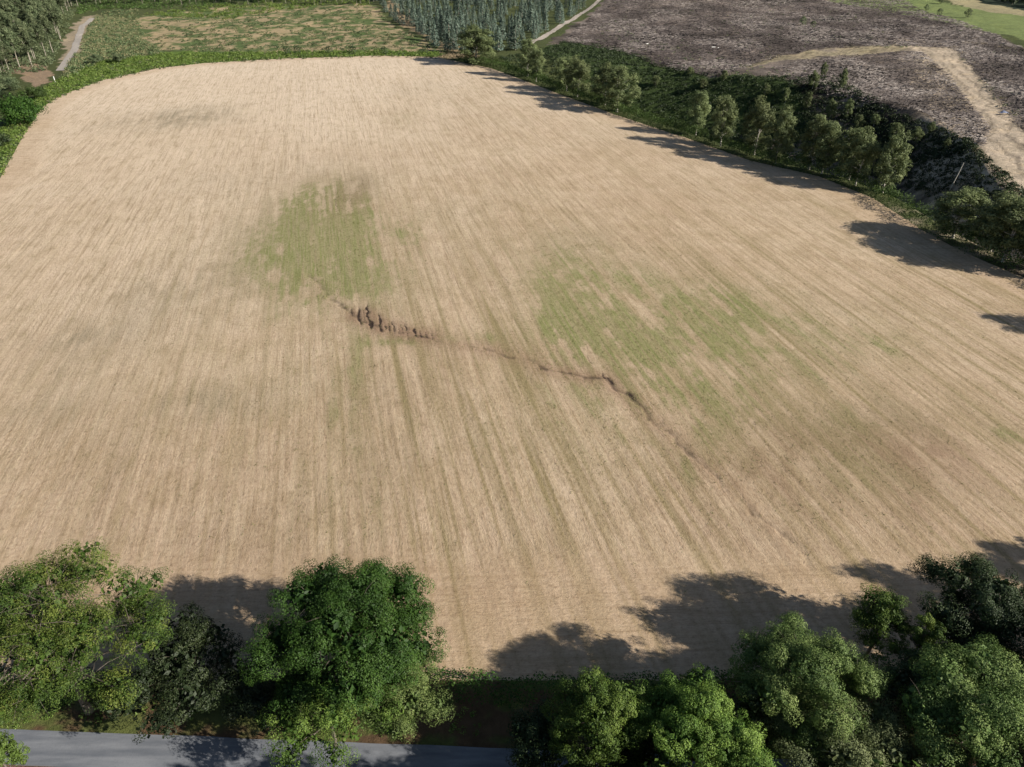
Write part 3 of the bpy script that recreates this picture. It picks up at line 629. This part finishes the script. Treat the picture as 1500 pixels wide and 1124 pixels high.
shrubs('slope_scrub', 'sparse small bushes on the shaded valley slope', 'scrub', [(1230,165),(1280,155),(1420,210),(1500,280),(1620,420),(1500,350),(1380,300),(1300,262)], 1500, M_dark, 206, (.5, 1.7), 22, .5, .9)  # dark leaves deepen the slope's shade by colour
shrubs('brow_scrub', 'dark bushes on the shaded brow above the dense hedgerow clump', 'scrub', [(1120,112),(1230,118),(1290,150),(1420,205),(1440,225),(1330,240),(1290,262),(1190,225),(1170,140)], 2000, M_dark, 210, (.6, 1.9), 24, .6, .9)  # dark leaf colour carries the slope's shade on across the brow
shrubs('ridge_scrub', 'brown green scrub between the cut hillside and the valley', 'scrub', [(830,62),(900,30),(960,60),(1080,95),(1230,110),(1250,135),(1060,112),(960,95),(900,70)], 260, M_scrub, 207, (.7, 1.8), 20, .6, .6)
shrubs('edge_grass', 'low grass and nettles between road and field', 'grass', [(-300,1070),(-300,1000),(200,1010),(650,1012),(900,1030),(1300,1000),(1600,1000),(1600,1130),(700,1075),(20,1062)], 900, M_fern, 208, (.25, .7), 26, .2, .6, mask=lambda x, y: fbm(x/5, y/3, 61) > .5)
shrubs('hillside_scrub', 'scattered brown green regrowth on the felled hillside', 'scrub', [(880,50),(905,-20),(1290,-20),(1500,72),(1640,110),(1640,330),(1460,150),(1390,72),(1200,74),(1100,92),(960,85)], 2600, M_scrub, 209, (.4, 1.9), 16, .55, .5, mask=lambda x, y: fbm(x/22, y/34, 57)+.2*(vnoise(x/4, y/4, 4)-.5) > .5)
shrubs('wood_undergrowth', 'bushy undergrowth between the pale trunks of the wood at the top left', 'undergrowth', [(-60,134),(-20,122),(25,108),(62,106),(76,94),(88,68),(98,46),(104,28),(112,14),(150,6),(150,-40),(-60,-40)], 2600, M_euc, 211, (1.2, 3.0), 24, .9, 1.1)
shrubs('track_scrub', 'dark bushes at the top between gravel track and tree line', 'scrub', [(112,22),(150,14),(215,14),(330,8),(390,5),(390,-10),(112,-10)], 900, M_hedge, 212, (1.2, 3.0), 24, .9, 1.1)
shrubs('dry_margin', 'tufts of dry grass and bramble in the green field margin', 'grass', [(640,86),(560,84),(420,88),(300,94),(230,102),(150,120),(90,142),(60,160),(30,205),(0,262),(-60,300),(-60,250),(0,200),(40,155),(85,124),(150,98),(230,86),(420,78),(560,76),(640,78)], 900, M_scrub, 213, (.5, 1.6), 20, .6, .9)
# brushwood left on the felled hillside
def slash(poly, n, seed, name, label, ln=(1.0, 3.6), wd=.11):
    p, rng = scatter(poly, n, seed); a_ = rng.uniform(0, math.pi, n)+.0; a_ = np.where(rng.uniform(size=n) < .6, rng.normal(.25, .35, n), a_)
    L = rng.uniform(*ln, n); dx = np.cos(a_)*L/2; dy = np.sin(a_)*L/2; tz = rng.normal(0, .18, n)*L*.4
    z = H(p[:, 0], p[:, 1])+rng.uniform(.1, .7, n); ww = wd*rng.uniform(.4, 1.5, n); nx = -np.sin(a_)*ww; ny = np.cos(a_)*ww
    A_ = np.stack([p[:, 0]-dx, p[:, 1]-dy, z-tz], 1); B_ = np.stack([p[:, 0]+dx, p[:, 1]+dy, z+tz], 1); N_ = np.stack([nx, ny, np.zeros(n)], 1); U = np.array((0, 0, 1.0))*ww[:, None]
    V = np.stack([A_-N_, A_+N_, A_+U*1.4, B_-N_, B_+N_, B_+U*1.4], 1).reshape(-1, 3); o6 = np.arange(n)[:, None]*6
    Fc = np.concatenate([o6+np.array(q) for q in ((0, 3, 5, 2), (1, 2, 5, 4), (0, 1, 4, 3))], 0)
    lowf = fbm(p[:, 0]/16, p[:, 1]/26, 47, 4); tn = np.clip(rng.beta(2, 3.2, n)*(.1+1.8*sstep(.25, .75, lowf)), 0, 1); b = Buf(); b.add(V, Fc, np.tile(tn, 3)); o = b.build(name, M_slash); return tag(o, label, 'brushwood', kind='stuff')
slash([(820,62),(885,4),(905,-20),(1290,-20),(1500,72),(1640,110),(1640,200),(1500,170),(1390,70),(1200,72),(1100,96),(1060,112),(960,98),(900,74)], 72000, 301, 'brushwood', 'grey felled brushwood covering the hillside')
slash([(1120,100),(1230,82),(1350,76),(1400,120),(1450,190),(1440,215),(1350,165),(1250,145),(1180,125)], 12000, 302, 'brushwood_pile', 'grey brushwood on the brow below the straw path', (.8, 2.8), .1)
slash([(1400,72),(1500,100),(1640,140),(1640,330),(1540,240),(1460,150)], 8000, 303, 'ridge_brushwood', 'grey brushwood right of the straw-coloured slope')

# ------------------------------------------------------------------ plantation and woods
def small_tree(name, seed, h, r, mat, barkm, n, size, cone=True, foot=.08, skirt=1.0):
    rng = np.random.default_rng(seed); b = Buf()
    tube(b, [(0, 0, -.3), (rng.normal(0, .1), 0, h*.5), (rng.normal(0, .2), 0, h*.95)], [h*.014+.05, h*.01+.04, .03], 5, .5, 1)
    q = rng.uniform(0, 1, n)**(1.25 if cone else .8); z = h*(foot+(1-foot)*q); prof = (1-q)**.75+.06 if cone else np.sin(np.clip(q*.92+.08, 0, 1)*math.pi)**.6
    th = rng.uniform(0, 6.283, n); lob = .7+.5*vnoise(th*1.3, z*.7, seed); rr_ = r*prof*lob*rng.uniform(.55, 1.05, n)
    c = np.stack([rr_*np.cos(th), rr_*np.sin(th), z], 1); nm = np.stack([np.cos(th), np.sin(th), np.full(n, .5)], 1)+rng.normal(0, .5, (n, 3))
    leaves(b, c, nm, size, rng, tint=np.clip(.25+.5*lob*.6+rng.normal(0, .16, n), 0, 1)); return b.build(name, [mat, barkm])
def many(protos, poly, n, seed, label, group, smin=.8, smax=1.25, minsp=0):
    p, rng = scatter(poly, n*4, seed); keep = []
    for q in p:
        if len(keep) >= n: break
        if all((q[0]-a_[0])**2+(q[1]-a_[1])**2 > minsp*minsp for a_ in keep): keep.append(q)
    for i, q in enumerate(keep):
        pr = protos[i % len(protos)]; o = pr if i < len(protos) else pr.copy()
        if i >= len(protos): COL.objects.link(o)
        s = rng.uniform(smin, smax); o.location = (q[0], q[1], float(H(*q))-.1); o.rotation_euler = (0, 0, rng.uniform(0, 6.28)); o.scale = (s*rng.uniform(.85, 1.15),)*2+(s,)
        tag(o, label, 'tree', group)
ep = [small_tree('eucalyptus_sapling', 400+k, 12+k*.7, 2.7+.25*(k % 3), M_eucb, M_twig, 700, .75) for k in range(5)]
many(ep, [(548,2),(590,45),(640,72),(690,84),(760,76),(800,48),(850,18),(880,-10),(700,-14),(540,-12)], 298, 401, 'blue-green young eucalyptus in the dense plantation behind the field', 'plantation of young eucalyptus', .55, 1.35, 3.4)
wp_ = []
for k in range(4):
    t_ = make_tree('eucalyptus_tree', '', 'tree', (0, 0, 0), 14, 4.2, 7.0, M_euc, 420+k, barkm=M_twig, lobes=14, clumps=11, per=26, size=.5, trunk_r=.24, kindkw=dict(spread=.38, cl=.19, droop=.5, lowcut=-.8))
    wp_.append((t_, 21.0, 4.6))
rg = random.Random(9); cnt = 0
spots = []
poly = [(-60,128),(-20,118),(25,104),(60,104),(76,92),(88,66),(98,44),(104,26),(112,12),(150,4),(150,-30),(-60,-30)]
pts_, _r = scatter(poly, 600, 77)
for q in pts_:
    if all((q[0]-a_[0])**2+(q[1]-a_[1])**2 > 15 for a_ in spots): spots.append(tuple(q))
    if len(spots) >= 240: break
for i, q in enumerate(spots):
    z = q[1]*CP+CAMH*SP; pr, ph, prr = wp_[i % 4]; s = rg.uniform(.75, 1.1); loc = (q[0], q[1], float(H(*q))-.2)
    lb = 'tall slim eucalyptus with pale trunk in the wood at the top left'
    if i < 4: pr.location = loc; pr.scale = (s, s, s); pr['label'] = lb; pr['group'] = 'eucalyptus wood at the top left'; pr['category'] = 'tree'
    else: copy_tree(pr, loc, rg.uniform(0, 6.28), (s*1.2, s*rg.uniform(.9, 1.15)), lb, 'eucalyptus wood at the top left')
for i in range(46):
    px = 130+i*10+rg.uniform(-4, 4); py = rg.uniform(1, 8)
    x, y = P(px, py); copy_tree(wp_[i % 4][0], (x, y, float(H(x, y))), rg.uniform(0, 6), (.9, rg.uniform(.55, .8)), 'eucalyptus in the dark line of trees behind the cleared ground', 'far tree line behind the cleared ground')
# distant wood at the top right corner
dp = [small_tree('distant_tree', 440+k, 13, 4.5, M_dark, M_bark, 260, 1.6, False) for k in range(3)]
many(dp, [(1400,-8),(1500,12),(1640,30),(1640,-30),(1400,-30)], 150, 441, 'dark tree in the distant wood at the top right corner', 'distant wood at the top right', .9, 1.4, 7)
# single trees on the far meadow and felled hillside
fp = [small_tree('meadow_tree', 450+k, 8, 3.2, M_euc, M_bark, 260, .9, False) for k in range(3)]
for k, (px, py, s, lb) in enumerate([(1417,26,1.0,'dark spreading tree at the lower edge of the far green meadow'),(1356,16,.8,'small tree on the far green meadow, left of the spreading one'),(1375,24,.9,'grey tree between the two trees of the far meadow'),
                                     (1378,6,.8,'small tree at the top of the far green meadow'),(1175,38,1.0,'dark bush standing alone in the felled brushwood'),(1190,42,.8,'low bush right beside the dark bush in the felled brushwood')]):
    o = fp[k] if k < 3 else fp[k % 3].copy()
    if k >= 3: COL.objects.link(o)
    x, y = P(px, py); o.location = (x, y, float(H(x, y))); o.scale = (s, s, s*.8); tag(o, lb, 'tree', 'single far trees')
# big round bush at the left edge, dark bushes along the far hedge
rb = near('round_bush', 'big dense round dark green bush at the left edge of the field', 29, 162, 60, 62, 6, M_oak, 31, cat='bush', lobes=18, clumps=16, per=26, size=.5, kindkw=dict(spread=.36, cl=.2))
bb = [small_tree('dark_bush', 460+k, 4.5, 3.2, M_dark, M_bark, 260, .6, False, 0.02) for k in range(2)]
for k, (px, py, lb) in enumerate([(420,80,'dark bush in the far hedge, leftmost of five'),(436,79,'dark bush in the far hedge, second of five from the left'),(482,79,'dark bush in the middle of the far hedge'),(517,79,'dark bush in the far hedge, fourth of five from the left'),(563,80,'dark bush in the far hedge, rightmost of five'),(622,79,'brown-green bush at the far right corner of the far hedge')]):
    o = bb[k] if k < 2 else bb[k % 2].copy()
    if k >= 2: COL.objects.link(o)
    x, y = P(px, py); o.location = (x, y, float(H(x, y))); tag(o, lb, 'bush', 'dark bushes in the far hedge')

# ------------------------------------------------------------------ small things
def simple(name, label, cat, build, loc, mat, rot=(0, 0, 0)):
    b = Buf(); build(b); o = b.build(name, mat, None, True); o.location = loc; o.rotation_euler = rot; return tag(o, label, cat)
x, y = P(1391, 279)
po = bpy.data.objects.new('wooden_pole', None); COL.objects.link(po); po.location = (x, y, float(H(x, y))); po.rotation_euler = (.05, .14, 0); tag(po, 'thin pale leaning wooden pole above the dark trees at the right', 'pole')
b = Buf(); tube(b, [(0, 0, -.5), (0, 0, 3), (0.03, 0, 6.5), (0, 0, 9.5)], [.2, .18, .15, .12], 8); b.build('shaft', M_pale, po, True)
b = Buf(); tube(b, [(0, 0, 9.5), (0, 0, 9.62)], [.15, .02], 8); b.build('cap', M_pale, po, True)
x, y = P(81, 121)
gp = bpy.data.objects.new('gate_post', None); COL.objects.link(gp); gp.location = (x, y, float(H(x, y))); tag(gp, 'white post beside the bend of the gravel track at the top left', 'post')
M_white = diffmat('white_paint', (.6, .6, .58), (.75, .75, .72), 3)
b = Buf(); tube(b, [(0, 0, -.3), (0, 0, 2.6)], [.22, .2], 8); b.build('shaft', M_white, gp, True)
b = Buf(); tube(b, [(0, 0, 2.6), (0, 0, 2.75), (0, 0, 2.9)], [.28, .26, .03], 8); b.build('cap', M_white, gp, True)
def logb(L, r):
    def f(b_): tube(b_, [(-L/2, 0, r), (-L/6, .1, r*1.1), (L/5, 0, r), (L/2, .15, r*.9)], [r*.8, r, r*.95, r*.7], 8)
    return f
for k, (px, py, a_, lb) in enumerate([(1045,71,.2,'pale bleached log, left one of the white pair on the felled hillside'),(1052,72,1.0,'pale bleached log, right one of the white pair on the felled hillside'),(948,66,.8,'pale bleached log nearest the valley scrub'),(1283,42,1.4,'pale upright-looking log high on the felled hillside')]):
    x, y = P(px, py); simple('bleached_log', lb, 'log', logb(2.6, .22), (x, y, float(H(x, y))+.5), M_white, (0, 0, a_))
def tarp(b_):
    n = 12; g_ = np.linspace(-1, 1, n); X, Y = np.meshgrid(g_*1.8, g_*1.4, indexing='ij'); Zt = .9*np.exp(-(X**2+Y**2)/2)+.3*vnoise(X*2+9, Y*2+9, 3)-.1
    i_ = (np.arange(n-1)[:, None]*n+np.arange(n-1)[None]).ravel(); b_.add(np.stack([X, Y, Zt], -1).reshape(-1, 3), np.stack([i_, i_+n, i_+n+1, i_+1], 1))
x, y = P(1469, 168)
simple('tarpaulin', 'small blue-grey cover lying on the straw-coloured slope', 'tarpaulin', tarp, (x, y, float(H(x, y))+.6), diffmat('blue_cover', (.12, .14, .22), (.2, .23, .32), 1))


for k, (px, py, w_, hpx, lb) in enumerate([(-8,140,50,44,'dark bush cut by the left edge, above the big round bush'),(12,122,40,30,'grey-green bush beside the bare brown ground at the top left'),(50,136,36,24,'low bush behind the big round bush'),(-5,205,46,36,'shaded bush at the left edge below the big round bush'),(140,86,20,14,'grey bush left of the pair on the dry strip beside the gravel track'),(172,84,18,13,'grey bush at the end of the dry strip beside the gravel track')]):
    near('round_bush', lb, px, py, w_, hpx, 3.2, (M_dark, M_euc, M_hedge, M_dark, M_euc, M_euc)[k], 700+k, cat='bush', lobes=10, clumps=10, per=30, size=.4, kindkw=dict(spread=.38, cl=.18))

# ------------------------------------------------------------------ grass coming up in the damp parts of the field
rng = np.random.default_rng(900)
gi = rng.integers(0, FX.size, 900000); gx = FX.ravel()[gi]; gy = FY.ravel()[gi]
pr_ = np.clip(green.ravel()[gi]*.8+band.ravel()[gi]*.12+rim.ravel()[gi]*.5, 0, 1)**1.3*np.clip((gy/250)**1.0, .15, 1)
kp = (rng.uniform(size=len(gi)) < pr_*.22) & (gy < 330) & (gy > 60); gx = gx[kp]+rng.normal(0, .15, kp.sum()); gy = gy[kp]+rng.normal(0, .3, kp.sum()); gz = FZ.ravel()[gi[kp]]
k = len(gx); idx = np.repeat(np.arange(k), 5); m = len(idx); sz = rng.uniform(.5, 1.3, k)
c = np.stack([gx[idx]+rng.normal(0, .16, m), gy[idx]+rng.normal(0, .22, m), gz[idx]+.07*sz[idx]*rng.uniform(.3, 1.6, m)], 1)
nm = rng.normal(0, 1, (m, 3)); nm[:, 2] = abs(nm[:, 2])*1.2+.5
b = Buf(); leaves(b, c, nm, .17, rng, asp=.5, tint=np.clip(.45+rng.normal(0, .2, k)[idx]+rng.normal(0, .1, m), 0, 1))
M_tuft = leafmat('tuft_leaf', (.18, .17, .07), (.25, .25, .1), (.4, .36, .2), .2)
tag(b.build('grass_tufts', M_tuft), 'short green and straw-coloured tufts in the damp patches of the field', 'grass', kind='stuff')
print('tufts', k)
